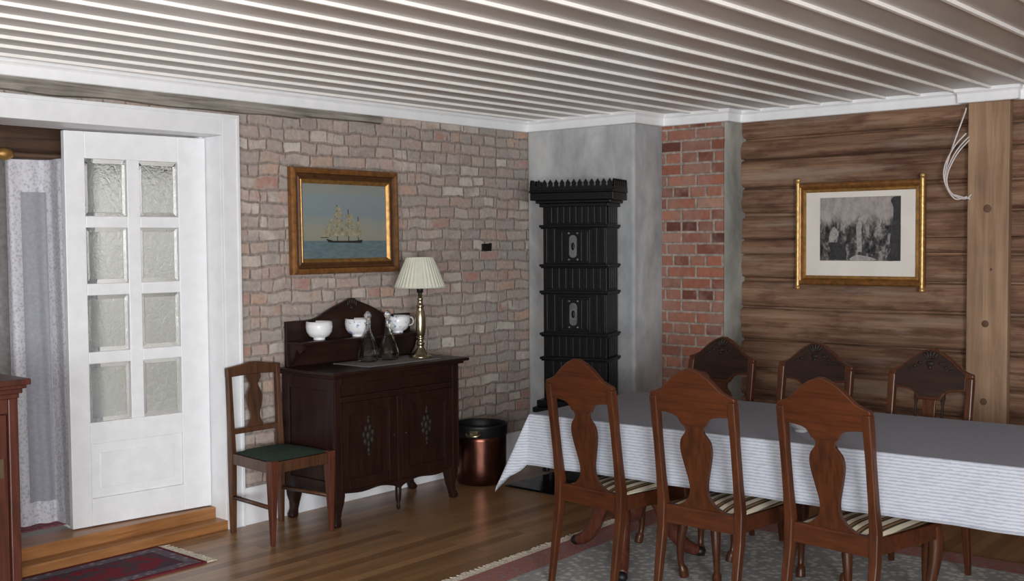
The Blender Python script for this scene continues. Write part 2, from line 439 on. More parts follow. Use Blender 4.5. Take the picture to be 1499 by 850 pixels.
def sym(half):
    """right half outline (x>=0) listed from top to bottom -> closed symmetric outline"""
    return half + [(-x, z) for x, z in reversed(half) if x > 1e-6]

# ------------------------------------------------------------------ room shell
ZC = 2.48; ZM = 2.397; XB = -9.6; YB = -7.6
struct(MB().box(XB, .3, YB, .1, -.12, 0).build('floor', 'oak_floor'))
# ceiling boards with raised, slanted cover strips running along the left wall
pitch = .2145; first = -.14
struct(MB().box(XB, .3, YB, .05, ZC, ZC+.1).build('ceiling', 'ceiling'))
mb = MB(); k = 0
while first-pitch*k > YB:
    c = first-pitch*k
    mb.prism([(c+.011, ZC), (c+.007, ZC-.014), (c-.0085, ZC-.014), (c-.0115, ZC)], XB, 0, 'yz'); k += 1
struct(mb.build('trim_7', 'strip_lit_white'))

# left wall: old brick with a wide door opening
mb = MB()
mb.box(-3.17, .3, 0, .3, 0, ZC+.1); mb.box(-5.3, -3.17, 0, .3, 2.24, ZC+.1); mb.box(XB, -5.3, 0, .3, 0, ZC+.1)
struct(mb.build('wall_left', 'old_brick'))
# right wall: stacked logs, each with its own swelling
def logwall():
    zs = [-.02, .17, .34, .53, .715, .915, 1.145, 1.33, 1.5, 1.6, 1.765, 1.945, 2.145, 2.28, 2.5]
    rows = []
    for a, b in zip(zs[:-1], zs[1:]):
        h = b-a
        for i, (t, d) in enumerate(((0, -.075), (.045, -.05), (.08, -.004), (.25, .006), (.5, .009), (.74, .006), (.92, .0), (.97, -.02))): rows.append((a+t*h, d, a))
    rows.append((2.5, -.03, 2.5))
    ys = [-.9 - i*.06 for i in range(int((-.9-YB)/.06)+2)]
    vs = []; fs = []
    for z, d, a in rows:
        for y in ys:
            n = noise.noise(Vector((a*7.3, y*.8, z*2)))*.014 + noise.noise(Vector((z*14, y*3, a)))*.006
            dz = noise.noise(Vector((a*11+3, y*.7, 0)))*.018
            vs.append((-(d+n) , y, z+dz))
    m = len(ys)
    for i in range(len(rows)-1):
        for j in range(m-1): fs.append((i*m+j, i*m+j+1, (i+1)*m+j+1, (i+1)*m+j))
    mb = MB(); mb.add(vs, fs, None, True)
    mb.box(.06, .3, YB, 0, 0, ZC)
    return mb.build('wall_right', 'log')
struct(logwall())
# rear walls (behind the viewer) with window openings
mb = MB(); w0, w1 = -6.9, -5.3
mb.box(XB-.2, XB, YB, w0, 0, ZC); mb.box(XB-.2, XB, w1, .3, 0, ZC); mb.box(XB-.2, XB, w0, w1, 0, .75); mb.box(XB-.2, XB, w0, w1, 2.15, ZC)
struct(mb.build('wall_rear', 'white_wall'))
mb = MB(); v0, v1 = -8.6, -6.8
mb.box(XB, v0, YB-.2, YB, 0, ZC); mb.box(v1, .3, YB-.2, YB, 0, ZC); mb.box(v0, v1, YB-.2, YB, 0, .75); mb.box(v0, v1, YB-.2, YB, 2.15, ZC)
struct(mb.build('wall_near', 'white_wall'))
mb = MB()
for a, b in ((w0, w0+.06), (w1-.06, w1), ((w0+w1)/2-.03, (w0+w1)/2+.03)): mb.box(XB-.12, XB-.06, a, b, .75, 2.15)
for a, b in ((.75, .81), (2.09, 2.15), (1.6, 1.64)): mb.box(XB-.12, XB-.06, w0, w1, a, b)
struct(mb.build('window_1', 'white_paint'))
mb = MB()
for a, b in ((v0, v0+.06), (v1-.06, v1), ((v0+v1)/2-.03, (v0+v1)/2+.03)): mb.box(a, b, YB-.12, YB-.06, .75, 2.15)
for a, b in ((.75, .81), (2.09, 2.15), (1.6, 1.64)): mb.box(v0, v1, YB-.12, YB-.06, a, b)
struct(mb.build('window_2', 'white_paint'))

# plastered chimney in the corner, brick pier next to it
mb = MB(); mb.box(-.53, -.001, -.945, -.001, 0, ZC); o = struct(mb.build('chimney', 'plaster', bevel=.02, seg=3))
mb = MB(); mb.box(-.185, -.002, -1.435, -.947, 0, ZC); struct(mb.build('brick_pillar', 'red_brick'))
# lumpy mortar joint between brick and logs
vs = []; fs = []
N = 60
for i in range(N+1):
    z = i*ZC/N
    w = .018*noise.noise(Vector((z*5, 2, 1)))+.012*noise.noise(Vector((z*17, 4, 1)))
    vs += [(-.17+w*.5, -1.435, z), (-.16+w, -1.452+w*.3, z), (-.08+w, -1.458-w*.5, z), (-.03+w, -1.47-w, z), (.03, -1.48-w, z)]
for i in range(N):
    for j in range(4): fs.append((i*5+j, i*5+j+1, i*5+6+j, i*5+5+j))
struct(MB().add(vs, fs, None, True).build('trim_6', 'mortar'))

# crown moulding following every corner
def crown(path, prof):
    P = [Vector(p) for p in path]; vs = []; fs = []; n = len(prof)
    for i, p in enumerate(P):
        d0 = (P[i]-P[i-1]).normalized() if i else None; d1 = (P[i+1]-P[i]).normalized() if i < len(P)-1 else None
        r = lambda d: Vector((d.y, -d.x))
        if d0 is None: off = r(d1)
        elif d1 is None: off = r(d0)
        else:
            a, b = r(d0), r(d1); s = a+b; off = s/(s.dot(a))
        for o, z in prof: vs.append((p.x+off.x*o, p.y+off.y*o, z))
    for i in range(len(P)-1):
        for k in range(n):
            k2 = (k+1) % n; fs.append((i*n+k, i*n+k2, (i+1)*n+k2, (i+1)*n+k))
    fs.append(tuple(range(n))); fs.append(tuple((len(P)-1)*n+k for k in range(n)))
    return MB().add(vs, fs)
prof = [(.0, ZM), (.028, ZM), (.034, ZM+.004), (.036, ZM+.05), (.042, ZM+.058), (.05, ZM+.064), (.052, ZC+.001), (0, ZC+.001)]
path = [(XB, 0), (-.535, 0), (-.535, -.95), (-.19, -.95), (-.19, -1.46), (-.02, -1.46), (-.02, -2.99), (-.075, -2.99), (-.075, -3.26), (-.02, -3.26), (-.02, YB)]
struct(crown(path, prof).build('trim_1', 'crown_white'))
# baseboard under the brick, door casing, jamb linings
struct(MB().box(-3.075, -.54, -.022, -.001, 0, .215).build('baseboard_left', 'base_white', bevel=.004))
mb = MB(); mb.box(-3.19, -3.075, -.024, -.001, 0, 2.316); mb.box(-5.4, -3.19, -.024, -.001, 2.2, 2.316); mb.box(-5.4, -5.28, -.024, -.001, 0, 2.2)
mb.box(-3.1, -3.08, -.03, -.024, 0, 2.3); mb.box(-5.4, -3.08, -.03, -.024, 2.296, 2.316)
struct(mb.build('trim_2', 'white_paint', bevel=.004))
mb = MB(); mb.box(-3.19, -3.171, -.001, .3, .02, 2.2); mb.box(-5.28, -3.19, -.001, .3, 2.2, 2.239); mb.box(-5.3, -5.28, -.001, .3, .02, 2.2)
mb.box(-3.215, -3.19, .16, .2, .11, 2.2)
struct(mb.build('trim_3', 'white_paint', bevel=.003))
# two-tier oak threshold
mb = MB(); mb.box(-5.28, -3.17, -.012, .1, 0, .052); mb.box(-5.28, -3.19, .1, .3, 0, .112)
struct(mb.build('trim_4', 'sill_oak', bevel=.006))
# weathered timber strip under the moulding
vs = []; fs = []; N = 70
for i in range(N+1):
    x = -6.6+i*(4.6/N)
    a = .012*noise.noise(Vector((x*3, 0, 0))); b = .012*noise.noise(Vector((x*4, 5, 0)))
    h0 = 2.33+a+(.02 if x > -2.6 else 0); h1 = 2.396
    vs += [(x, -.001, h0), (x, -.035+b, h0+.004), (x, -.045+b, (h0+h1)/2), (x, -.035-b, h1), (x, -.001, h1)]
for i in range(N):
    for j in range(4): fs.append((i*5+j, i*5+j+1, i*5+6+j, i*5+5+j))
fs.append((0, 1, 2, 3, 4)); fs.append(tuple(N*5+k for k in (4, 3, 2, 1, 0)))
struct(MB().add(vs, fs).build('trim_5', 'grey_beam'))
# timber post
mb = MB(); mb.box(-.085, -.025, -3.245, -3.01, 0, ZM+.0)
p = struct(mb.build('timber_post', 'post_wood', bevel=.006))
mb = MB()
for y, z, r in ((-3.125, 1.775, .026), (-3.12, 1.1, .023), (-3.115, .64, .022), (-3.15, 1.42, .009)):
    mb.lathe([(r, 0), (r*.8, .0015), (.001, .002)], 10, Tr((-.0845, y, z), 0, 0, -PI/2))
mb.build('knot', 'knot', p)

# the room beyond the door
struct(MB().box(-8, .3, .3, 4.0, -.12, .11).build('floor_beyond', 'room_grey'))
mb = MB(); mb.box(-8, .3, 3.0, 3.2, .11, 2.6); mb.box(-1.5, -1.3, .3, 3, .11, 2.6); mb.box(-8, -6.2, .3, .5, .11, 2.6); mb.box(-7, -6.8, .5, 3, .11, 2.6)
struct(mb.build('wall_beyond', 'room_grey'))
M['side_grey'] = plain('side_grey', (128, 124, 123), .85, 0, .12, 30)
struct(MB().box(-6.2, -3.9, .9, 1.0, .11, 2.58).build('partition_beyond', 'side_grey'))
struct(MB().box(-8, .3, .3, 3.2, 2.58, 2.7).build('ceiling_beyond', 'white_wall'))
struct(MB().box(-6.8, -1.5, .72, .84, 2.075, 2.5).build('beam_beyond', 'brown_beam'))

# ------------------------------------------------------------------ glazed door
def door():
    T = Tr((-3.195, .135, 0), math.radians(-7))     # leaf runs towards -x from the hinge
    T = Matrix.Translation((-3.195, .135, 0)) @ Matrix.Rotation(math.radians(-7), 4, 'Z')
    W = .785; z0, z1 = .118, 2.19; d0, d1 = 0, .042
    gx = [(-.68, -.455), (-.385, -.165)]             # two columns of panes
    gz = [(1.75, 2.05), (1.397, 1.69), (1.037, 1.335), (.665, .975)]
    mb = MB()
    xs = [-W, gx[0][0], gx[0][1], gx[1][0], gx[1][1], 0]
    for a, b in ((xs[0], xs[1]), (xs[4], xs[5])): mb.box(a, b, d0, d1, z0, z1)
    mb.box(xs[1], xs[4], d0, d1, 2.05, z1); mb.box(xs[1], xs[4], d0, d1, .55, .665); mb.box(xs[1], xs[4], d0, d1, z0, .262)
    mb.box(xs[2], xs[3], d0, d1, .665, 2.05)
    for (a0, a1), (b0, b1) in zip(gz[:-1], gz[1:]):
        for g in gx: mb.box(g[0], g[1], d0, d1, b1, a0)
    root = struct(mb.build('door_1', 'white_paint', bevel=.003)); root.matrix_world = T
    mb = MB(); a, b = xs[1], xs[4]
    mb.box(a, b, .014, .03, .262, .55)
    pr = [(a+.012, .274), (b-.012, .274), (b-.012, .538), (a+.012, .538)]
    mb.box(a+.05, b-.05, .008, .014, .312, .5)
    mb.build('panel', 'white_paint', root, bevel=.004)
    for g in gx:
        for c in gz:
            mb = MB(); e = .022
            mb.box(g[0]+e, g[1]-e, .017, .025, c[0]+e, c[1]-e)
            p = mb.build('pane', 'pane', root)
            mb = MB()                                # bevelled edge: four sloping strips
            x0, x1, q0, q1 = g[0], g[1], c[0], c[1]
            o = [(x0, q0), (x1, q0), (x1, q1), (x0, q1)]; i = [(x0+e, q0+e), (x1-e, q0+e), (x1-e, q1-e), (x0+e, q1-e)]
            vs = [(x, .021, z) for x, z in o]+[(x, .016, z) for x, z in i]+[(x, .026, z) for x, z in i]
            fs = []
            for k in range(4):
                k2 = (k+1) % 4; fs += [(k, k2, 4+k2, 4+k), (k2, k, 8+k, 8+k2)]
            mb.add(vs, fs); mb.build('bevelled_edge', 'pane_bevel', p)
    return root
door()

# lace curtain just inside the opening
def curtain():
    root = thing('lace_curtain', 'grey-white lace curtain with patterned border hanging behind the glazed door', 'curtain', (-4.0, .4, .12))
    path = [(-.125, .16), (-.115, .125), (-.05, .115), (.0, .105), (.045, .095), (.06, .06), (.055, -.0), (.05, -.06), (.075, -.1), (.15, -.09), (.2, -.02), (.26, -.03)]
    pts = smoothcurve(path, 6)
    H = 1.93; R = 26
    def strip(i0, i1, z0, z1, off=0.):
        vs = []; fs = []; n = i1-i0+1
        for r in range(R+1):
            z = z0+(z1-z0)*r/R
            for i in range(i0, i1+1):
                x, y = pts[i]; t = 1-z/H
                k = .012*math.sin(i*.55+z*1.3)*(.4+.6*t)
                tl = .03*t
                vs.append((x*(1+.06*t)+k*.3, y-tl+k+off, z))
        for r in range(R):
            for i in range(n-1): fs.append((r*n+i, r*n+i+1, (r+1)*n+i+1, (r+1)*n+i))
        return MB().add(vs, fs, None, True)
    n = len(pts)-1; a, b = 10, 25
    strip(0, n, 0, H-.0).build('border', 'lace', root)
    strip(a, b, .12, H-.17, -.008).build('net', 'net', root)
    mb = MB(); mb.tube([(-.9, .12, H+.012), (.6, .12, H+.012)], .014, 10)
    mb2 = MB(); mb2.tube([(-.9, .12, H+.012), (.62, .12, H+.012)], .014, 10)
    return root
curtain()
rod = thing('curtain_rod', 'brown wooden rod with gold finial above the lace curtain', 'curtain rod', (-4.0, .52, 2.075))
MB().tube([(-.12, 0, 0), (.75, 0, 0)], .014, 12).build('pole', 'brown_beam', rod)
MB().lathe([(.012, 0), (.028, .02), (.034, .05), (.026, .075), (.012, .09), (.004, .1)], 16, Tr((-.1, 0, 0), 0, 0, -PI/2)).build('finial', 'gold', rod)
M['rug_red'] = plain('rug_red', (112, 62, 72), .95, 0, .35, 40)
tag(MB().box(-.55, .55, -.35, .35, 0, .008).build('hall_rug', 'rug_red', loc=(-4.35, .75, .111)), 'dull red rug on the raised floor beyond the doorway', 'rug')

# ------------------------------------------------------------------ sideboard
def sideboard():
    X0, X1, Y0, Y1 = -.5, .5, -.225, .225           # body, local; front is -y
    root = thing('sideboard', 'dark carved wooden sideboard with shaped backboard against the brick wall', 'sideboard', (-2.3, -.252, 0))
    mb = MB()
    mb.box(X0, X1, Y0+.02, Y1, .19, .845)
    mb.box(X0, X0+.045, Y0, Y0+.05, .192, .845); mb.box(X1-.045, X1, Y0, Y0+.05, .192, .845)
    mb.box(X0+.045, X1-.045, Y0, Y0+.03, .70, .735); mb.box(X0+.045, X1-.045, Y0, Y0+.03, .805, .845)
    mb.box(X0+.045, X1-.045, Y0+.01, Y0+.03, .735, .805)
    mb.box(-.018, .018, Y0, Y0+.03, .19, .70)
    # framed side panels
    for s in (-1, 1):
        x = X0 if s < 0 else X1
        a, b = sorted((x, x+s*.012))
        mb.box(a, b, Y0+.0, Y0+.06, .19, .845); mb.box(a, b, Y1-.06, Y1, .19, .845); mb.box(a, b, Y0+.06, Y1-.06, .77, .845); mb.box(a, b, Y0+.06, Y1-.06, .19, .26)
    mb.build('body', 'dark_wood', root, bevel=.004)
    ap = smoothcurve([(-.455, .19), (-.3, .175), (-.15, .185), (-.03, .16), (0, .135), (.03, .16), (.15, .185), (.3, .175), (.455, .19)], 5)
    MB().prism(ap+[(.455, .2), (-.455, .2)], Y0+.003, Y0+.022).build('apron', 'dark_wood_h', root)
    mb = MB(); mb.box(X0-.055, X1+.055, Y0-.055, Y1+.005, .862, .882); mb.box(X0-.03, X1+.03, Y0-.03, Y1, .845, .862)
    mb.build('top', 'dark_wood_h', root, bevel=.006)
    for s in (-1, 1):
        d = MB(); a, b = (-.455, -.018) if s < 0 else (.018, .455)
        y = Y0+.004
        d.box(a+.003, b-.003, y+.012, y+.022, .2, .698)
        d.box(a+.003, a+.063, y, y+.014, .2, .698); d.box(b-.063, b-.003, y, y+.014, .2, .698); d.box(a+.063, b-.063, y, y+.014, .2, .26)
        arch = [(a+.063, .698), (a+.063, .62)] + smoothcurve([(a+.063, .62), (a+.13, .645), ((a+b)/2, .672), (b-.13, .645), (b-.063, .62)], 5) + [(b-.063, .698)]
        d.prism(arch, y, y+.014)
        dr = d.build('door', 'dark_wood', root, bevel=.003)
        c = MB(); cx = (a+b)/2; cz = .49
        c.ball((cx, y+.008, cz), (.022, .012, .03))
        for k in range(7):
            q = 2*PI*k/7+.3; c.ball((cx+.034*math.cos(q), y+.009, cz+.048*math.sin(q)), (.017, .01, .024), None, 8, 5)
        for zz, r in ((.085, .016), (.108, .01), (-.085, .016), (-.11, .01)): c.ball((cx, y+.009, cz+zz), (r*.8, .01, r*1.2), None, 8, 5)
        c.build('carved_rosette', 'carve_knob', dr)
        k = MB(); k.ball((b-.03 if s < 0 else a+.03, y-.006, .47), .009, None, 8, 6); k.build('knob', 'carve_knob', dr)
    # legs: splayed front feet, scrolled back feet, small centre drop
    def leg(cx, cy, sx):
        rows = []
        for z, off, h in ((0, .014, .02), (.02, .016, .024), (.05, .006, .02), (.09, 0, .024), (.13, .002, .032), (.17, .0, .036), (.2, 0, .036)):
            rows.append((cx+sx*off, cy-off*.8, z, h, h))
        return MB().rectsweep(rows, smooth=False)
    for sx in (-1, 1):
        leg(sx*(.5-.036), Y0+.036, sx).build('leg', 'dark_wood', root, bevel=.006)
        leg(sx*(.5-.036), Y1-.04, sx*1.5).build('leg', 'dark_wood', root, bevel=.006)
    MB().lathe([(.006, .015), (.014, .03), (.01, .05), (.018, .08), (.02, .14), (.014, .18)], 12, Tr((0, Y0+.02, 0))).build('leg', 'dark_wood', root)
    # backboard with crest
    half = [(0, 1.262)] + [(.012, 1.262), (.04, 1.25), (.09, 1.232), (.14, 1.215), (.2, 1.19), (.25, 1.165), (.3, 1.15), (.35, 1.146), (.5, 1.146)]
    out = sym(half + [(.5, .882)])
    mb = MB(); mb.prism(out, Y1-.035, Y1-.012)
    bb = mb.build('backboard', 'dark_wood_h', root, bevel=.003)
    c = MB()
    for k in range(5):
        a = (k-2)*.5; c.ball((.03*math.sin(a)*1.3, Y1-.038, 1.215+.03*math.cos(a)), (.01, .01, .022), Tr(), 8, 5)
    c.ball((0, Y1-.038, 1.205), (.02, .012, .014)); c.build('carved_shell', 'carve_knob', bb)
    sh = MB(); sh.box(-.5, .5, Y1-.17, Y1-.035, 1.016, 1.03); sh.build('shelf', 'dark_wood_h', root, bevel=.003)
    for s in (-1, 1):
        br = smoothcurve([(Y1-.165, 1.015), (Y1-.17, .985), (Y1-.14, .965), (Y1-.12, .985), (Y1-.1, .975), (Y1-.085, .93), (Y1-.06, .9), (Y1-.06, .884)], 4)
        MB().prism(br+[(Y1-.036, .884), (Y1-.036, 1.015)], s*.48-.01, s*.48+.01, 'yz').build('bracket', 'dark_wood', root)
    return root
sideboard()
SBX, SBY, SBT = -2.3, -.252, .8822
# runner
mb = MB(); mb.box(-.3, .3, -.16, .15, 0, .003)
vs = []; 
tag(mb.build('table_runner', 'runner', loc=(-2.22, -.29, SBT), bevel=.001), 'grey cloth runner laid on the dark sideboard top', 'runner')
ZR = SBT+.0032
# cups standing on the backboard shelf
def cup(loc, label, rz, mat):
    r = thing('china_cup', label, 'cup', loc, rz, 'white china cups on the sideboard shelf'); r.scale = (1.16, 1.16, 1.12)
    p = [(.02, 0), (.03, .002), (.03, .008), (.028, .012), (.05, .022), (.064, .044), (.068, .07), (.066, .098), (.062, .098), (.064, .07), (.055, .035), (.02, .02), (.001, .018)]
    MB().lathe(p, 28, None, cap=False).build('bowl', mat, r)
    q = [(.064, 0, .082), (.085, 0, .084), (.096, 0, .066), (.088, 0, .045), (.058, 0, .04)]
    MB().tube(smoothcurve(q, 5), .005, 8).build('handle', 'china', r)
    return r
cup((-2.612, -.128, 1.0302), 'plain white china cup at the left end of the sideboard shelf', 1.7, 'china')
cup((-2.31, -.128, 1.0302), 'white china cup with blue pattern behind the left decanter', 1.3, 'china_blue')
cup((-1.975, -.128, 1.0302), 'blue and white china cup nearest the table lamp', -.3, 'china_blue')
# decanters
def decanter(loc, label):
    r = thing('decanter', label, 'decanter', loc, .4, 'glass decanters on the runner')
    p = [(.001, 0), (.052, 0), (.062, .006), (.066, .02), (.066, .045), (.06, .075), (.048, .11), (.034, .145), (.022, .175), (.016, .2), (.015, .222), (.022, .234),
         (.0195, .233), (.0125, .222), (.0135, .2), (.0195, .174), (.031, .143), (.044, .11), (.055, .075), (.061, .045), (.06, .02), (.05, .013), (.001, .013)]
    MB().lathe(p, 16, None, cap=False, smooth=False).build('bottle', 'crystal', r)
    s = [(.001, .216), (.011, .218), (.0115, .236), (.008, .244), (.014, .254), (.022, .268), (.023, .28), (.016, .296), (.006, .304), (.001, .305)]
    MB().lathe(s, 10, None, cap=False, smooth=False).build('stopper', 'crystal_plain', r)
    return r
decanter((-2.325, -.235, ZR), 'cut glass decanter with stopper standing beside the middle cup')
decanter((-2.175, -.25, ZR), 'cut glass decanter with stopper closest to the brass lamp')
# lamp
lamp = thing('table_lamp', 'brass candlestick table lamp with cream pleated shade on the sideboard', 'lamp', (-1.975, -.33, ZR))
MB().lathe([(.07, 0), (.072, .008), (.066, .014), (.05, .02), (.045, .03), (.034, .045), (.024, .06), (.02, .075), (.026, .085), (.026, .092), (.018, .1), (.019, .115), (.026, .13)], 28).build('base', 'brass', lamp)
MB().lathe([(.022, .13), (.03, .15), (.034, .19), (.033, .25), (.027, .29), (.019, .31), (.025, .318), (.025, .326), (.017, .335), (.016, .36), (.02, .365), (.014, .372), (.013, .41)], 28).build('stem', 'brass', lamp)
MB().lathe([(.02, .405), (.021, .44), (.016, .445), (.016, .49)], 16).build('socket', 'iron_dark', lamp)
MB().ball((0, 0, .53), (.028, .028, .045)).build('bulb', 'china', lamp)
vs = []; fs = []; SEG = 144
for k in range(SEG):
    a = 2*PI*k/SEG; w = (1 if k % 4 < 2 else .972)
    for r, z in ((.162, .436), (.158, .445), (.118, .545), (.086, .62), (.085, .624)): vs.append((r*w*math.cos(a), r*w*math.sin(a), z))
for k in range(SEG):
    k2 = (k+1) % SEG
    for i in range(4): fs.append((k*5+i, k2*5+i, k2*5+i+1, k*5+i+1))
mb = MB().add(vs, fs, None, False)
mb.build('lamp_shade', 'shade', lamp)
mb = MB()
for z, r in ((.44, .161), (.622, .086)): mb.tube([(r*math.cos(2*PI*k/48), r*math.sin(2*PI*k/48), z) for k in range(48)], .003, 6, closed=True)
for k in range(3):
    a = 2*PI*k/3; mb.tube([(0, 0, .618), (.085*math.cos(a), .085*math.sin(a), .618)], .002, 6)
mb.tube([(0, 0, .49), (0, 0, .618)], .003, 6)
mb.build('shade_ring', 'shade', lamp)

# ------------------------------------------------------------------ chairs
LEAN = lambda z: -.215-max(0, z-.45)*.14-max(0, .42-z)*.16
def dining_chair(label, loc, rz, splat='vase', group='carved dining chairs around the table'):
    root = thing('dining_chair', label, 'chair', loc, rz, group); root.scale = (.9, 1, .993)
    for s in (-1, 1):                                # back posts with the rear legs
        rows = []
        for z, h in ((0, .014), (.05, .015), (.2, .018), (.36, .021), (.48, .022), (.6, .019), (.75, .0185), (.88, .02), (.942, .02)):
            rows.append((s*.208, LEAN(z), z, h, h*.95))
        MB().rectsweep(rows).build('back_post', 'chair_wood', root, bevel=.006)
    # crest rail
    half = [(0, 1.07), (.018, 1.069), (.03, 1.063), (.06, 1.052), (.1, 1.028), (.135, 1.0), (.16, .98), (.195, .966), (.226, .957), (.228, .942), (.192, .936), (.192, .875), (.15, .873), (.11, .868), (.085, .858), (.07, .838), (.062, .825)]
    mb = MB(); mb.prism(sym(half), -.014, .014); mb.shear_back(LEAN)
    mb.build('crest_rail', 'chair_wood_h', root, bevel=.005)
    # dark carved front of the crest
    hf = [(0, 1.06), (.03, 1.054), (.06, 1.042), (.1, 1.018), (.135, .991), (.16, .971), (.184, .957), (.186, .885), (.15, .882), (.1, .876), (.07, .856), (.05, .84)]
    mb = MB(); mb.prism(sym(hf), .0142, .0165); mb.shear_back(LEAN); cf = mb.build('crest_front', 'carve_wood', root)
    c = MB()
    for k in range(5):
        a = (k-2)*.42; T = Matrix.Translation((.024*math.sin(a)*1.5, .018, 1.02+.024*math.cos(a))) @ Matrix.Rotation(a, 4, 'Y')
        c.ball((0, 0, 0), (.008, .009, .024), T, 8, 6)
    c.ball((0, .019, 1.0), (.022, .01, .012)); c.ball((0, .019, .982), (.012, .008, .01))
    for s in (-1, 1):
        for k in range(3): c.ball((s*(.055+k*.028), .018, 1.0-k*.016), (.014-.003*k, .007, .008), None, 8, 5)
    c.shear_back(LEAN); c.build('crest_carving', 'carve_knob', cf)
    # splat
    if splat == 'vase':
        h = smoothcurve([(.062, .83), (.047, .812), (.05, .795), (.075, .765), (.083, .73), (.078, .69), (.062, .63), (.05, .585), (.047, .55), (.055, .52), (.075, .495), (.1, .478), (.14, .464)], 5)
        mb = MB(); mb.prism(h+[(-x, z) for x, z in reversed(h)], -.009, .009); mb.shear_back(LEAN); mb.build('splat', 'chair_wood', root, bevel=.003)
    else:
        h = [(.04, .85), (.034, .8), (.036, .6), (.05, .48), (.07, .464)]
        mb = MB(); mb.prism(h+[(-x, z) for x, z in reversed(h)], -.007, .007); mb.shear_back(LEAN); mb.build('splat', 'chair_wood', root, bevel=.002)
        for s in (-1, 1):
            mb = MB(); mb.rectsweep([(s*.075, 0, .464, .011, .011), (s*.072, 0, .5, .007, .007), (s*.072, 0, .8, .006, .006), (s*.07, 0, .835, .012, .011), (s*.066, 0, .87, .014, .011)]); mb.shear_back(LEAN)
            mb.build('spindle', 'carve_wood', root, bevel=.003)
    mb = MB(); mb.box(-.188, .188, -.014, .014, .385, .466); mb.shear_back(LEAN); mb.build('back_rail', 'chair_wood_h', root, bevel=.005)
    # seat frame: trapezoid
    o = [(-.2, -.2), (.2, -.2), (.245, .235), (.2, .25), (-.2, .25), (-.245, .235)]; i = [(x*.9, y*.9+.002) for x, y in o]
    mb = MB()
    for k in range(6):
        k2 = (k+1) % 6; vs = [(o[k][0], o[k][1], .385), (o[k2][0], o[k2][1], .385), (i[k2][0], i[k2][1], .385), (i[k][0], i[k][1], .385)]
        mb.add(vs+[(x, y, .452) for x, y, z in vs], [(0, 3, 2, 1), (4, 5, 6, 7), (0, 1, 5, 4), (1, 2, 6, 5), (2, 3, 7, 6), (3, 0, 4, 7)])
    mb.build('seat_frame', 'chair_wood_h', root, bevel=.004)
    # striped slip seat
    vs = []; fs = []; NU, NV = 12, 12
    for v in range(NV+1):
        for u in range(NU+1):
            a = u/NU*2-1; b = v/NV; w = .185+.04*b
            dome = .024*(1-abs(a)**3)*(1-abs(2*b-1)**3)
            vs.append((a*w, -.19+.425*b, .452+.004+dome))
    for v in range(NV):
        for u in range(NU): p = v*(NU+1)+u; fs.append((p, p+1, p+NU+2, p+NU+1))
    mb = MB().add(vs, fs, None, True); mb.box(-.185, .185, -.185, .23, .44, .455); mb.build('seat', 'stripes', root)
    for s in (-1, 1):                                # cabriole front legs
        P = smoothcurve([(s*.215, .215, .44), (s*.222, .228, .37), (s*.218, .222, .28), (s*.205, .21, .17), (s*.203, .212, .08), (s*.21, .224, .03), (s*.214, .23, .0)], 4)
        n = len(P); rad = []
        for q in P:
            z = q[2]; rad.append(.034 if z > .36 else (.016+(z-.08)/.28*.018 if z > .08 else (.016 if z > .045 else .024)))
        MB().tube(P, rad, 10).build('leg', 'chair_wood', root)
    return root
def rot(d): return math.radians(d)
ch = dining_chair('brown dining chair with its back to the room, nearest the copper cauldron', (-2.575, -2.262, .0125), rot(-90-6))
dup(ch, (-2.6, -2.84, .0125), rot(-90-1), 'brown dining chair with vase splat, middle of the three seen from behind')
dup(ch, (-2.56, -3.425, .0125), rot(-90-7), 'brown dining chair seen from behind, in front of the glass dish')
dup(ch, (-1.78, -2.17, .012), rot(90-2), 'carved dining chair facing the room in front of the brick pillar')
dup(ch, (-1.79, -2.72, .012), rot(90-2), 'carved dining chair facing the room below the framed engraving')
dining_chair('carved dining chair with slender spindles in front of the timber post', (-1.78, -3.305, .012), rot(90-2), 'spindle')

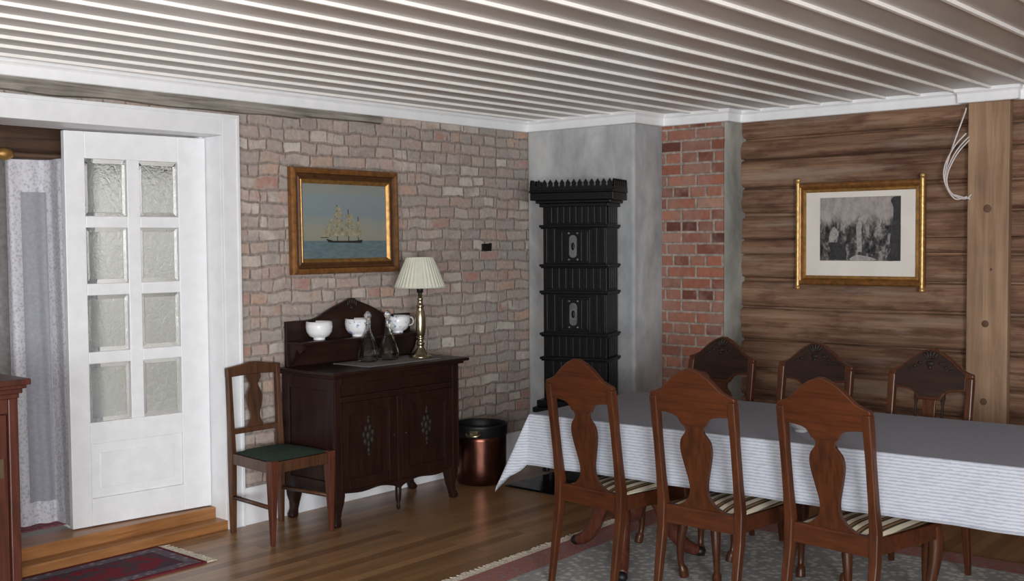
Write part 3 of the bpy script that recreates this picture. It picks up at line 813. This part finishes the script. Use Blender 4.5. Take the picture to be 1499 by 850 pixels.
def oak_chair():
    root = thing('side_chair', 'small oak side chair with green seat beside the sideboard', 'chair', (-3.045, -.29, 0), PI)  # faces the room
    # local: front +y
    L = lambda z: -.2-max(0, z-.45)*.05
    for s in (-1, 1):
        rows = [(s*(.165 if z > .44 else .165), L(z), z, h, h) for z, h in ((0, .014), (.2, .017), (.42, .019), (.6, .016), (.88, .014), (.905, .014))]
        MB().rectsweep(rows).build('back_post', 'oak_chair', root, bevel=.004)
    cr = [(-.182, .862), (-.182, .915)]+smoothcurve([(-.182, .915), (-.1, .925), (0, .938), (.1, .925), (.182, .915)], 4)+[(.182, .862), (.1, .866), (0, .87), (-.1, .866)]
    mb = MB(); mb.prism(cr, -.013, .013); mb.shear_back(L); mb.build('crest_rail', 'oak_chair', root, bevel=.004)
    mb = MB(); mb.box(-.15, .15, -.01, .01, .545, .575); mb.shear_back(L); mb.build('back_rail', 'oak_chair', root, bevel=.003)
    h = smoothcurve([(.045, .868), (.05, .85), (.035, .825), (.028, .805), (.05, .76), (.054, .73), (.046, .69), (.032, .645), (.036, .615), (.05, .59), (.052, .575)], 5)
    mb = MB(); mb.prism(h+[(-x, z) for x, z in reversed(h)], -.006, .006); mb.shear_back(L); mb.build('splat', 'oak_chair', root, bevel=.002)
    o = [(-.175, -.2), (.175, -.2), (.215, .215), (-.215, .215)]
    mb = MB(); mb.prism([(x, y) for x, y in o], .385, .445, 'xy'); mb.build('seat_frame', 'oak_chair', root, bevel=.004)
    vs = []; fs = []; NU = NV = 10
    for v in range(NV+1):
        for u in range(NU+1):
            a = u/NU*2-1; b = v/NV; w = .165+.04*b; vs.append((a*w, -.185+.39*b, .448+.026*(1-abs(a)**4)*(1-abs(2*b-1)**4)))
    for v in range(NV):
        for u in range(NU): p = v*(NU+1)+u; fs.append((p, p+1, p+NU+2, p+NU+1))
    MB().add(vs, fs, None, True).build('seat', 'green_cloth', root)
    for s in (-1, 1):
        MB().rectsweep([(s*.2, .2, 0, .011, .011), (s*.198, .198, .2, .018, .018), (s*.196, .196, .38, .024, .024), (s*.196, .196, .452, .024, .024)]).build('leg', 'red_wood', root, bevel=.004)
        mb = MB(); mb.tube([(s*.165, -.2, .2), (s*.197, .197, .2)], (.013), 4); mb.build('stretcher', 'oak_chair', root)
    return root
oak_chair()

# ------------------------------------------------------------------ dining table, cloth and dish
TA = math.radians(3.2)                               # table axis turned slightly off the wall
TO = Vector((-2.25, -1.815, 0))                      # far-left end, middle
TT = Matrix.Translation(TO) @ Matrix.Rotation(TA, 4, 'Z')   # local: length along -y, width along x
HW, LEN, TZ = .485, 2.95, .772
t = thing('dining_table', 'long dining table on carved pedestal legs under the white cloth', 'table', (TO.x, TO.y, .012), TA)
MB().box(-HW+.012, HW-.012, -LEN+.012, -.012, .725, .757).build('tabletop', 'table_wood', t, bevel=.006)
mb = MB(); mb.box(-.3, .3, -LEN+.25, -.25, .66, .725); mb.build('apron', 'table_wood', t, bevel=.004)
PX = -.07
for yc in (-.29, -2.45):
    p = MB().lathe([(.05, .2), (.08, .22), (.095, .27), (.075, .33), (.05, .37), (.06, .42), (.085, .48), (.07, .56), (.05, .6), (.09, .64), (.1, .66)], 24, Tr((PX, yc, 0))).build('pedestal', 'red_wood', t)
    for k in range(3):
        a = math.radians((-44, 77, 207)[k])
        c, s = math.cos(a), math.sin(a)
        pr = smoothcurve([(.05, .37), (.11, .36), (.17, .27), (.23, .14), (.3, .06), (.36, .03)], 4)
        P = [(PX+c*r, yc+s*r, z) for r, z in pr]; n = len(P)
        MB().tube(P, [(.028, .055-.027*i/(n-1)) for i in range(n)], 10).build('leg', 'red_wood', t)
        MB().ball((PX+c*.375, yc+s*.375, .026), (.03, .03, .026)).build('leg_foot', 'iron_dark', t)

def cloth():
    OV = .235; EPS = .016
    per = []                                         # (x, y, nx, ny, length, flare, wave phase)
    def edge(a, b, nrm, n, fl):
        for i in range(n):
            u = i/n; per.append((a[0]+(b[0]-a[0])*u, a[1]+(b[1]-a[1])*u, nrm[0], nrm[1], OV, fl, i))
    hw = HW; L = LEN
    def corner(cx, cy, a0, a1, n=28):
        for i in range(n+1):
            u = i/n; a = a0+(a1-a0)*u; rel = u*PI/2
            d = math.sin(rel*2)
            ln = OV/max(math.cos(rel), math.sin(rel))*(1+.2*d**2)
            fold = math.sin(u*2*PI*2.0)*.05*d
            per.append((cx, cy, math.cos(a), math.sin(a), ln, .08+.34*d**2+fold, i))
    # start front (-x) far end going towards -y, round the table
    edge((-hw, -.02), (-hw, -L), (-1, 0), 60, .055)
    corner(-hw, -L, PI, 1.5*PI)
    edge((-hw, -L), (hw, -L), (0, -1), 20, .055)
    corner(hw, -L, 1.5*PI, 2*PI)
    edge((hw, -L), (hw, 0), (1, 0), 60, .055)
    corner(hw, 0, 0, PI/2)
    edge((hw, 0), (-hw, 0), (0, 1), 24, .06)
    corner(-hw, 0, PI/2, PI)
    R = 14; vs = []; fs = []; n = len(per)
    for r in range(R+1):
        for x, y, nx, ny, ln, fl, i in per:
            if r == 0: off, z = 0, TZ
            elif r == 1: off, z = .006, TZ-.002
            elif r == 2: off, z = .011, TZ-.009
            else:
                q = (r-2)/(R-2); s = q*ln; th = fl
                w = .006*math.sin(y*9+x*7)*q + .004*math.sin(y*23)*q
                off = .012+s*math.sin(th)+w; z = TZ-.009-s*math.cos(th)
            vs.append((x+nx*off, y+ny*off, z))
    for r in range(R):
        for i in range(n):
            j = (i+1) % n; fs.append((r*n+i, r*n+j, (r+1)*n+j, (r+1)*n+i))
    fs.append(tuple(range(n)))
    mb = MB().add(vs, fs, None, True); mb.sm[-1] = False
    # pressed fold lines across the top
    o = mb.build('tablecloth', 'cloth')
    so = o.modifiers.new('Solidify', 'SOLIDIFY'); so.thickness = .0015; so.offset = -1
    o.location = TO; o.rotation_euler.z = TA
    return tag(o, 'white linen tablecloth draped over the long dining table', 'tablecloth')
cloth()
dish = thing('glass_dish', 'small cut glass dish on the tablecloth behind a brown dining chair', 'dish', (-2.405, -3.085, TZ+.001))
M['cut_glass'] = glass('cut_glass', .05, (252, 253, 254), .3, 40, trans=.7)
MB().lathe([(.001, .004), (.02, .004), (.028, 0), (.03, .004), (.024, .01), (.04, .02), (.056, .042), (.062, .06), (.058, .061), (.05, .042), (.034, .024), (.001, .018)], 14, None, cap=False, smooth=False).build('bowl', 'cut_glass', dish)
mb = MB()
for k in range(14):
    a = 2*PI*k/14; mb.ball((.0605*math.cos(a), .0605*math.sin(a), .061), .008, None, 8, 6)
mb.build('rim', 'cut_glass', dish)

# ------------------------------------------------------------------ stove, hearth plate, cauldron
def stove():
    D = .25; W0, W1 = -.225, .225
    root = thing('iron_stove', 'tall black cast iron tiled stove with spiked crest in the plaster corner', 'stove', (-.765, -.665, .022), math.radians(18))
    hw = (W1-W0)/2; hd = D/2                          # local: front is -x
    mb = MB(); mb.box(-hd, hd, -hw, hw, .5, 1.84)
    for z0, z1, n in ((.8, .94, 8), (1.26, 1.4, 8), (1.7, 1.84, 9), (.52, .77, 7)):
        for k in range(n):
            y = -hw+.03+(2*hw-.06)*(k+.5)/n; mb.box(-hd-.008, -hd, y-.016, y+.016, z0, z1)
        for k in range(4):
            x = -hd+.03+(D-.06)*(k+.5)/4; mb.box(x-.016, x+.016, -hw-.008, -hw, z0, z1)
    for z0, z1 in ((.97, 1.225), (1.435, 1.67)):
        for y in (-hw+.02, hw-.02, -hw+.075, hw-.075): mb.rectsweep([(-hd-.004, y, z0, .01, .014), (-hd-.004, y, z1, .01, .014)])
    mb.build('body', 'cast_iron', root, bevel=.003)
    mb = MB(); mb.box(-hd-.03, hd, -hw-.03, hw+.03, .1, .42); mb.box(-hd-.07, hd, -hw-.06, hw+.06, .42, .455); mb.box(-hd-.04, hd, -hw-.04, hw+.04, .455, .5)
    mb.build('base', 'cast_iron', root, bevel=.006)
    for sx in (-1, 1):
        for sy in (-1, 1): MB().rectsweep([(sx*(hd-.03), sy*hw, 0, .02, .02), (sx*(hd-.03), sy*hw, .04, .018, .018), (sx*(hd-.03), sy*hw, .1, .035, .035)]).build('leg', 'cast_iron', root, bevel=.006)
    for z in (.79, .955, 1.24, 1.42, 1.685):
        mb = MB(); mb.box(-hd-.022, hd, -hw-.022, hw+.022, z-.012, z+.006); mb.box(-hd-.014, hd, -hw-.014, hw+.014, z-.022, z-.012); mb.build('band', 'cast_iron', root, bevel=.003)
    mb = MB()
    for z0, z1, o in ((1.83, 1.855, .02), (1.855, 1.875, .04), (1.875, 1.925, .068), (1.925, 1.94, .075)): mb.box(-hd-o, hd, -hw-o, hw+o, z0-.02, z1-.02)
    mb.build('cornice', 'cast_iron', root, bevel=.004)
    mb = MB(); o = .066; n = 14; zt = 1.92
    def spike(x, y, along):
        pr = [(-.02, 0), (.02, 0), (.02, .02), (.012, .035), (.016, .048), (0, .072), (-.016, .048), (-.012, .035), (-.02, .02)]
        for (a, z), in (): pass
        vs = []
        if along == 'y': mb.prism([(y+a, zt+z) for a, z in pr], x-.006, x+.006, 'yz')
        else: mb.prism([(x+a, zt+z) for a, z in pr], y-.006, y+.006, 'xz')
    for k in range(n): spike(-hd-o, -hw-o+(2*hw+2*o)*(k+.5)/n, 'y')
    for k in range(7):
        for s in (-1, 1): spike(-hd-o+(D+o)*(k+.5)/7, s*(hw+o), 'x')
    mb.build('cresting', 'cast_iron', root)
    for zc in (1.09, 1.545):
        d = MB(); d.box(-hd-.018, -hd, -.115, .115, zc-.115, zc+.115); d.box(-hd-.026, -hd-.018, -.06, .06, zc-.1, zc+.1)
        for y in (-.09, .09): d.box(-hd-.024, -hd-.018, y-.012, y+.012, zc-.1, zc+.1)
        dr = d.build('door', 'cast_iron', root, bevel=.004)
        m = MB()
        o = [(.027*math.cos(2*PI*k/24), zc+(.05 if math.sin(2*PI*k/24) > 0 else -.05)*1+.026*math.sin(2*PI*k/24)) for k in range(24)]
        m.prism(o, -hd-.032, -hd-.024, 'yz')
        bo = MB(); bo.ball((-hd-.032, 0, zc), (.006, .013, .026)); bo.build('boss', 'cast_iron', dr)
        for sy in (-1, 1):
            for sz in (-1, 1): m.ball((-hd-.028, sy*.03, zc+sz*.088), (.006, .009, .008), None, 8, 5)
        m.build('medallion', 'nickel', dr)
    return root
stove()
vs = []; fs = []; n = 16
for i in range(n+1):
    for j in range(n+1):
        vs.append((-.38+.76*i/n, -.42+.84*j/n, .012+.0025*noise.noise(Vector((i*.6, j*.4, 2)))))
for i in range(n):
    for j in range(n): p = i*(n+1)+j; fs.append((p, p+n+1, p+n+2, p+1))
mb = MB().add(vs, fs, None, True); mb.box(-.385, .385, -.425, .425, 0, .008)
tag(mb.build('hearth_plate', 'hearth_steel', loc=(-1.0, -.93, .001)), 'dark shiny steel hearth plate on the floor in front of the stove', 'hearth plate')
pot = thing('copper_cauldron', 'round copper cauldron with dark iron rim standing beside the sideboard', 'cauldron', (-1.395, -.3, 0), .5)
MB().lathe([(.001, .004), (.14, .004), (.155, .01), (.165, .03), (.172, .12), (.174, .3), (.173, .345), (.168, .345), (.166, .12), (.15, .02), (.001, .014)], 40, None, cap=False).build('body', 'copper', pot)
MB().lathe([(.1755, .325), (.179, .33), (.181, .385), (.184, .398), (.178, .402), (.172, .398), (.169, .345), (.1725, .325)], 40, None, cap=False).build('rim', 'iron_dark', pot)
for s in (-1, 1):
    mb = MB(); mb.box(s*.18-.006, s*.18+.006, -.028, .028, .33, .375); mb.tube(smoothcurve([(s*.184, -.05, .36), (s*.215, -.04, .35), (s*.225, 0, .345), (s*.215, .04, .35), (s*.184, .05, .36)], 4), .007, 8); mb.build('handle', 'brass', pot)

# ------------------------------------------------------------------ pictures
def frame_mesh(w, h, prof):
    """prof: (inset from the outer edge, height out of the wall); local x right, z up, out = -y"""
    vs = []; fs = []; n = len(prof)
    for sx, sz in ((-1, -1), (1, -1), (1, 1), (-1, 1)):
        for i, d in prof: vs.append((sx*(w/2-i), -d, sz*(h/2-i)))
    for c in range(4):
        c2 = (c+1) % 4
        for k in range(n-1): fs.append((c*n+k, c2*n+k, c2*n+k+1, c*n+k+1))
    return MB().add(vs, fs)
# ship painting on the brick wall
pt = thing('ship_painting', 'oil painting of a sailing ship at sea in a gilt wooden frame', 'painting', (-2.307, -.012, 1.732))
pt.rotation_euler.x = math.radians(-.8)
W, H = .855, .635
frame_mesh(W, H, [(0, 0), (0, .03), (.008, .042), (.02, .046), (.034, .04)]).build('frame', 'frame_wood', pt)
frame_mesh(W, H, [(.034, .04), (.04, .03), (.05, .026), (.062, .032), (.07, .03)]).build('frame_cove', 'frame_dark', pt)
frame_mesh(W, H, [(.07, .03), (.074, .033), (.08, .03), (.092, .018), (.094, .014)]).build('gilt_slip', 'gold', pt)
cv = MB().box(-W/2+.08, W/2-.08, -.015, -.003, -H/2+.08, H/2-.08).build('canvas', 'painting', pt)
mb = MB()
mb.prism([(-.14, -.128), (.125, -.132), (.135, -.112), (.06, -.118), (-.1, -.118), (-.16, -.105)], -.0162, -.0152)
for x, z in ((-.07, .1), (.02, .075), (.1, .03)): mb.box(x-.0025, x+.0025, -.0162, -.0152, -.12, z)
mb.box(-.2, -.14, -.0162, -.0152, -.1, -.096)
mb.build('ship_hull', 'hull', cv)
mb = MB()
for x, zs in ((-.06, ((-.09, -.035, .05), (-.03, .015, .042), (.02, .06, .034), (.064, .09, .022))), (.028, ((-.09, -.04, .045), (-.035, .005, .038), (.01, .045, .03))), (.1, ((-.1, -.045, .03), (-.04, 0, .022)))):
    for a, b, w in zs: mb.prism([(x-w, a), (x+w, a+.004), (x+w*.8, b), (x-w*.8, b)], -.0168, -.0163)
mb.prism([(-.19, -.095), (-.11, -.09), (-.115, .0)], -.0168, -.0163); mb.prism([(-.17, -.06), (-.115, -.05), (-.11, .03)], -.0172, -.0169)
mb.build('ship_sails', 'sail', cv)

# engraving on the log wall (faces -x)
eg = thing('framed_engraving', 'dark figure engraving in a white mat and ornate gold frame on the log wall', 'picture', (-.045, -2.335, 1.637), -PI/2)
W, H = .84, .66
frame_mesh(W, H, [(0, 0), (0, .024), (.01, .034), (.022, .036), (.032, .03), (.04, .018)]).build('frame', 'frame_wood', eg)
frame_mesh(W, H, [(.04, .018), (.046, .024), (.052, .024), (.06, .014), (.062, .012)]).build('frame_slip', 'gold', eg)
for s in (-1, 1):                                     # projecting rope-carved uprights
    mb = MB(); mb.tube([(s*(W/2-.012), -.032, -H/2-.018+.0165*k) for k in range(43)], [.015 if k % 2 else .012 for k in range(43)], 10)
    for z in (-1, 1): mb.ball((s*(W/2-.012), -.032, z*(H/2+.02)), (.018, .016, .014))
    mb.build('frame_upright', 'gold_bright', eg)
MB().box(-W/2+.05, W/2-.05, -.012, -.004, -H/2+.05, H/2-.05).build('mat', 'paper', eg)
E0 = MB().box(-.262, .268, -.0135, -.0125, -.172, .232); 
ep = E0.build('print', 'engraving', eg)
def figure(mb, x, z, h, w, lean=0, d=-.0142):
    o = smoothcurve([(x-w*.5, z), (x-w*.42, z+h*.45), (x-w*.36+lean*.6, z+h*.72), (x-w*.1+lean, z+h*.8), (x-w*.14+lean, z+h*.92), (x+lean, z+h), (x+w*.14+lean, z+h*.92), (x+w*.1+lean, z+h*.8), (x+w*.36+lean*.6, z+h*.72), (x+w*.42, z+h*.45), (x+w*.5, z)], 3)
    mb.prism(o, d, d+.0006)
a, a2, a3, c = MB(), MB(), MB(), MB()
a.prism(smoothcurve([(-.012, -.115), (-.014, -.02), (-.018, .03), (-.012, .065), (-.004, .075), (-.006, .09), (.003, .102), (.012, .09), (.009, .075), (.018, .062), (.016, 0), (.02, -.115)], 4), -.0142, -.0136)
a2.prism(smoothcurve([(-.2, -.045), (-.195, .0), (-.18, .03), (-.165, .045), (-.15, .03), (-.135, -.005), (-.15, -.03), (-.17, -.05)], 4, True), -.0142, -.0136)
a3.prism(smoothcurve([(-.06, -.165), (-.02, -.135), (.03, -.14), (.08, -.15), (.11, -.166), (.02, -.17)], 4, True), -.0142, -.0136)
c.prism(smoothcurve([(.267, .228), (.222, .226), (.205, .2), (.22, .16), (.216, .05), (.2, -.04), (.205, -.1), (.18, -.168), (.267, -.168)], 4), -.0141, -.0136)
c2 = MB(); c2.prism(smoothcurve([(-.2, -.165), (-.19, -.1), (-.205, -.06), (-.16, -.055), (-.11, -.07), (-.08, -.12), (-.085, -.165)], 4), -.01405, -.0136)
c.build('dark_tree', 'ink_dark', ep); c2.build('dark_group', 'ink_dark', ep)
a.build('standing_figure', 'ink_light', ep); a2.build('seated_figure', 'ink_light', ep); a3.build('ground_patch', 'ink_light', ep)

# ------------------------------------------------------------------ small things
mb = MB()
mb.tube([(-.09, -3.0, 2.37)]+smoothcurve([(-.085, -2.995, 2.35), (-.09, -2.95, 2.22), (-.1, -2.9, 2.06), (-.1, -2.885, 1.96), (-.1, -2.92, 1.87), (-.1, -3.0, 1.835), (-.105, -3.04, 1.86)], 8), .0042, 8)
for k, (dx, dy, dz) in enumerate(((0, 0, 0), (-.012, .012, .02), (-.02, -.01, -.02))):
    mb.tube(smoothcurve([(-.095+dx, -3.02+dy, 2.2+dz), (-.1+dx, -2.95+dy, 2.12+dz), (-.1+dx, -2.895+dy, 2.0+dz), (-.1+dx, -2.905+dy, 1.9+dz), (-.1+dx, -2.96+dy, 1.845-dz*.4), (-.1+dx, -3.03+dy, 1.84+dz*.4)], 8), .0042, 8)
tag(mb.build('cable', 'cable'), 'loops of white cable hanging beside the timber post', 'cable')
mb = MB(); mb.box(-.045, .045, -.018, 0, -.026, .026); mb.box(-.03, .03, -.024, -.018, -.014, .014); mb.box(.03, .052, -.014, 0, -.006, .03)
tag(mb.build('wall_bracket', 'iron_dark', loc=(-.995, -.002, 1.563), bevel=.003), 'small black iron bracket on the brick wall right of the lamp', 'bracket')

# cabinet cut by the left edge of the view
cab = thing('wood_cabinet', 'reddish brown wooden cabinet with moulded cornice left of the doorway', 'cabinet', (-5.08, -.56, 0))
mb = MB(); mb.box(-.36, .345, -.2, .22, .06, .98); mb.box(.31, .35, -.225, -.19, .0, .98); mb.box(-.36, -.32, -.225, -.19, 0, .98); mb.box(-.32, .31, -.222, -.2, .06, .12); mb.box(-.32, .31, -.222, -.2, .92, .98)
mb.build('body', 'cabinet_wood', cab, bevel=.004)
mb = MB()
for z0, z1, o in ((.98, 1.0, .008), (1.0, 1.02, .018), (1.02, 1.035, .03), (1.035, 1.06, .042)): mb.box(-.36-o, .345+o, -.225-o, .22, z0, z1)
mb.build('cornice', 'cabinet_wood', cab, bevel=.004)
for a, b, s in ((-.316, -.004, 1), (.0, .306, -1)):
    d = MB(); d.box(a, b, -.216, -.201, .124, .916); d.box(a+.06, b-.06, -.222, -.216, .19, .85); dr = d.build('door', 'cabinet_wood', cab, bevel=.003)
    MB().box((b if s > 0 else b)-.035, b-.02, -.224, -.216, .66, .74).build('escutcheon', 'brass', dr)

# rugs
rx0, rx1, ry0, ry1 = -3.5, -1.15, -5.2, -1.66
hx, hy = (rx1-rx0)/2, (ry1-ry0)/2
M['big_rug'] = mk_rug('big_rug', (206, 205, 200), (168, 168, 168), (168, 118, 112), (154, 134, 138), hx, hy, .2)
rug = thing('large_rug', 'large grey-blue woven rug with red border under the dining table', 'rug', ((rx0+rx1)/2, (ry0+ry1)/2, .001), math.radians(2.2))
MB().box(-hx, hx, -hy, hy, 0, .009).build('pile', 'big_rug', rug)
def fringe(name, pts, dirv, L, parent, n, mat='fringe'):
    mb = MB(); rr = random.Random(5); (x0, y0), (x1, y1) = pts
    for k in range(n):
        u = (k+.5)/n; x = x0+(x1-x0)*u; y = y0+(y1-y0)*u; j = rr.uniform(-.012, .012); l = L*rr.uniform(.8, 1.1)
        px, py = -dirv[1], dirv[0]; w = abs(x1-x0+y1-y0)/n*.42
        a = (x-px*w, y-py*w); b = (x+px*w, y+py*w); e = (x+dirv[0]*l+px*j, y+dirv[1]*l+py*j)
        mb.add([(a[0], a[1], .001), (b[0], b[1], .001), (e[0]+px*w, e[1]+py*w, .001), (e[0]-px*w, e[1]-py*w, .001), (a[0], a[1], .008), (b[0], b[1], .008), (e[0]+px*w, e[1]+py*w, .004), (e[0]-px*w, e[1]-py*w, .004)],
               [(0, 3, 2, 1), (4, 5, 6, 7), (0, 1, 5, 4), (1, 2, 6, 5), (2, 3, 7, 6), (3, 0, 4, 7)])
    return mb.build(name, mat, parent)
fringe('fringe', ((-hx, hy), (hx, hy)), (0, 1), .075, rug, 220)
hx2, hy2 = .55, .225
M['small_rug'] = mk_rug('small_rug', (104, 66, 74), (84, 72, 82), (112, 102, 112), (150, 140, 148), hx2, hy2, .1, (130, 52, 64), (112, 44, 52))
rg = thing('small_rug', 'small dark red patterned rug with pale fringe on the floor before the doorway', 'rug', (-4.2, -.262, .001), 0)
MB().box(-hx2, hx2, -hy2, hy2, 0, .008).build('pile', 'small_rug', rg)
fringe('fringe', ((hx2, -hy2), (hx2, hy2)), (1, 0), .06, rg, 60)

# ------------------------------------------------------------------ light
def area(name, loc, size, size_y, power, direction, col=(1, 1, 1)):
    l = bpy.data.lights.new(name, 'AREA'); l.shape = 'RECTANGLE'; l.size = size; l.size_y = size_y; l.energy = power; l.color = col
    o = bpy.data.objects.new(name, l); COL.objects.link(o); o.location = loc
    o.rotation_euler = Vector(direction).to_track_quat('-Z', 'Y').to_euler(); return o
area('daylight_window_rear', (XB+.02, (w0+w1)/2, 1.45), 1.5, 1.3, 235, (1, .25, .03), (.93, .97, 1))
area('daylight_window_near', ((v0+v1)/2, YB+.02, 1.45), 1.7, 1.3, 400, (.35, 1, .03), (.93, .97, 1))
area('fill_beyond', (-3.2, 1.25, 2.45), 2.4, .5, 130, (.15, 1, -1.0), (.95, .98, 1))  # added fill lamp in the unseen next room, brightens the door panes
w = bpy.data.worlds.new('World'); S.world = w; w.use_nodes = True
w.node_tree.nodes['Background'].inputs[0].default_value = (.8, .9, 1, 1); w.node_tree.nodes['Background'].inputs[1].default_value = 1.0
# flash of the camera that took the picture
fl = bpy.data.lights.new('camera_flash', 'AREA'); fl.shape = 'DISK'; fl.size = .09; fl.energy = 12
fo = bpy.data.objects.new('camera_flash', fl); COL.objects.link(fo)

# ------------------------------------------------------------------ camera
F_PX = 1629.2; th = math.radians(40.502); pi_ = math.radians(2.498); ro = math.radians(-.403)
F0 = Vector((math.cos(th), math.sin(th), 0)); R0 = Vector((math.sin(th), -math.cos(th), 0)); U0 = Vector((0, 0, 1))
F = F0*math.cos(pi_)-U0*math.sin(pi_); U = U0*math.cos(pi_)+F0*math.sin(pi_)
R = R0*math.cos(ro)+U*math.sin(ro); U = U*math.cos(ro)-R0*math.sin(ro)
cam = bpy.data.cameras.new('camera'); co = bpy.data.objects.new('camera', cam); COL.objects.link(co)
cam.sensor_width = 36; cam.sensor_fit = 'HORIZONTAL'; cam.lens = 36*F_PX/1499; cam.clip_start = .05
m = Matrix((R, U, -F)).transposed().to_4x4(); m.translation = Vector((-6.849, -5.244, 1.6)); co.matrix_world = m
S.camera = co
fo.location = Vector((-6.849, -5.244, 1.6)) + U0*.1 - R0*.1 - F0*.02
fo.rotation_euler = F.to_track_quat('-Z', 'Y').to_euler()
S.view_settings.view_transform = 'Standard'; S.view_settings.look = 'None'; S.view_settings.gamma = 1; S.view_settings.use_curve_mapping = False
S.view_settings.exposure = -0.08
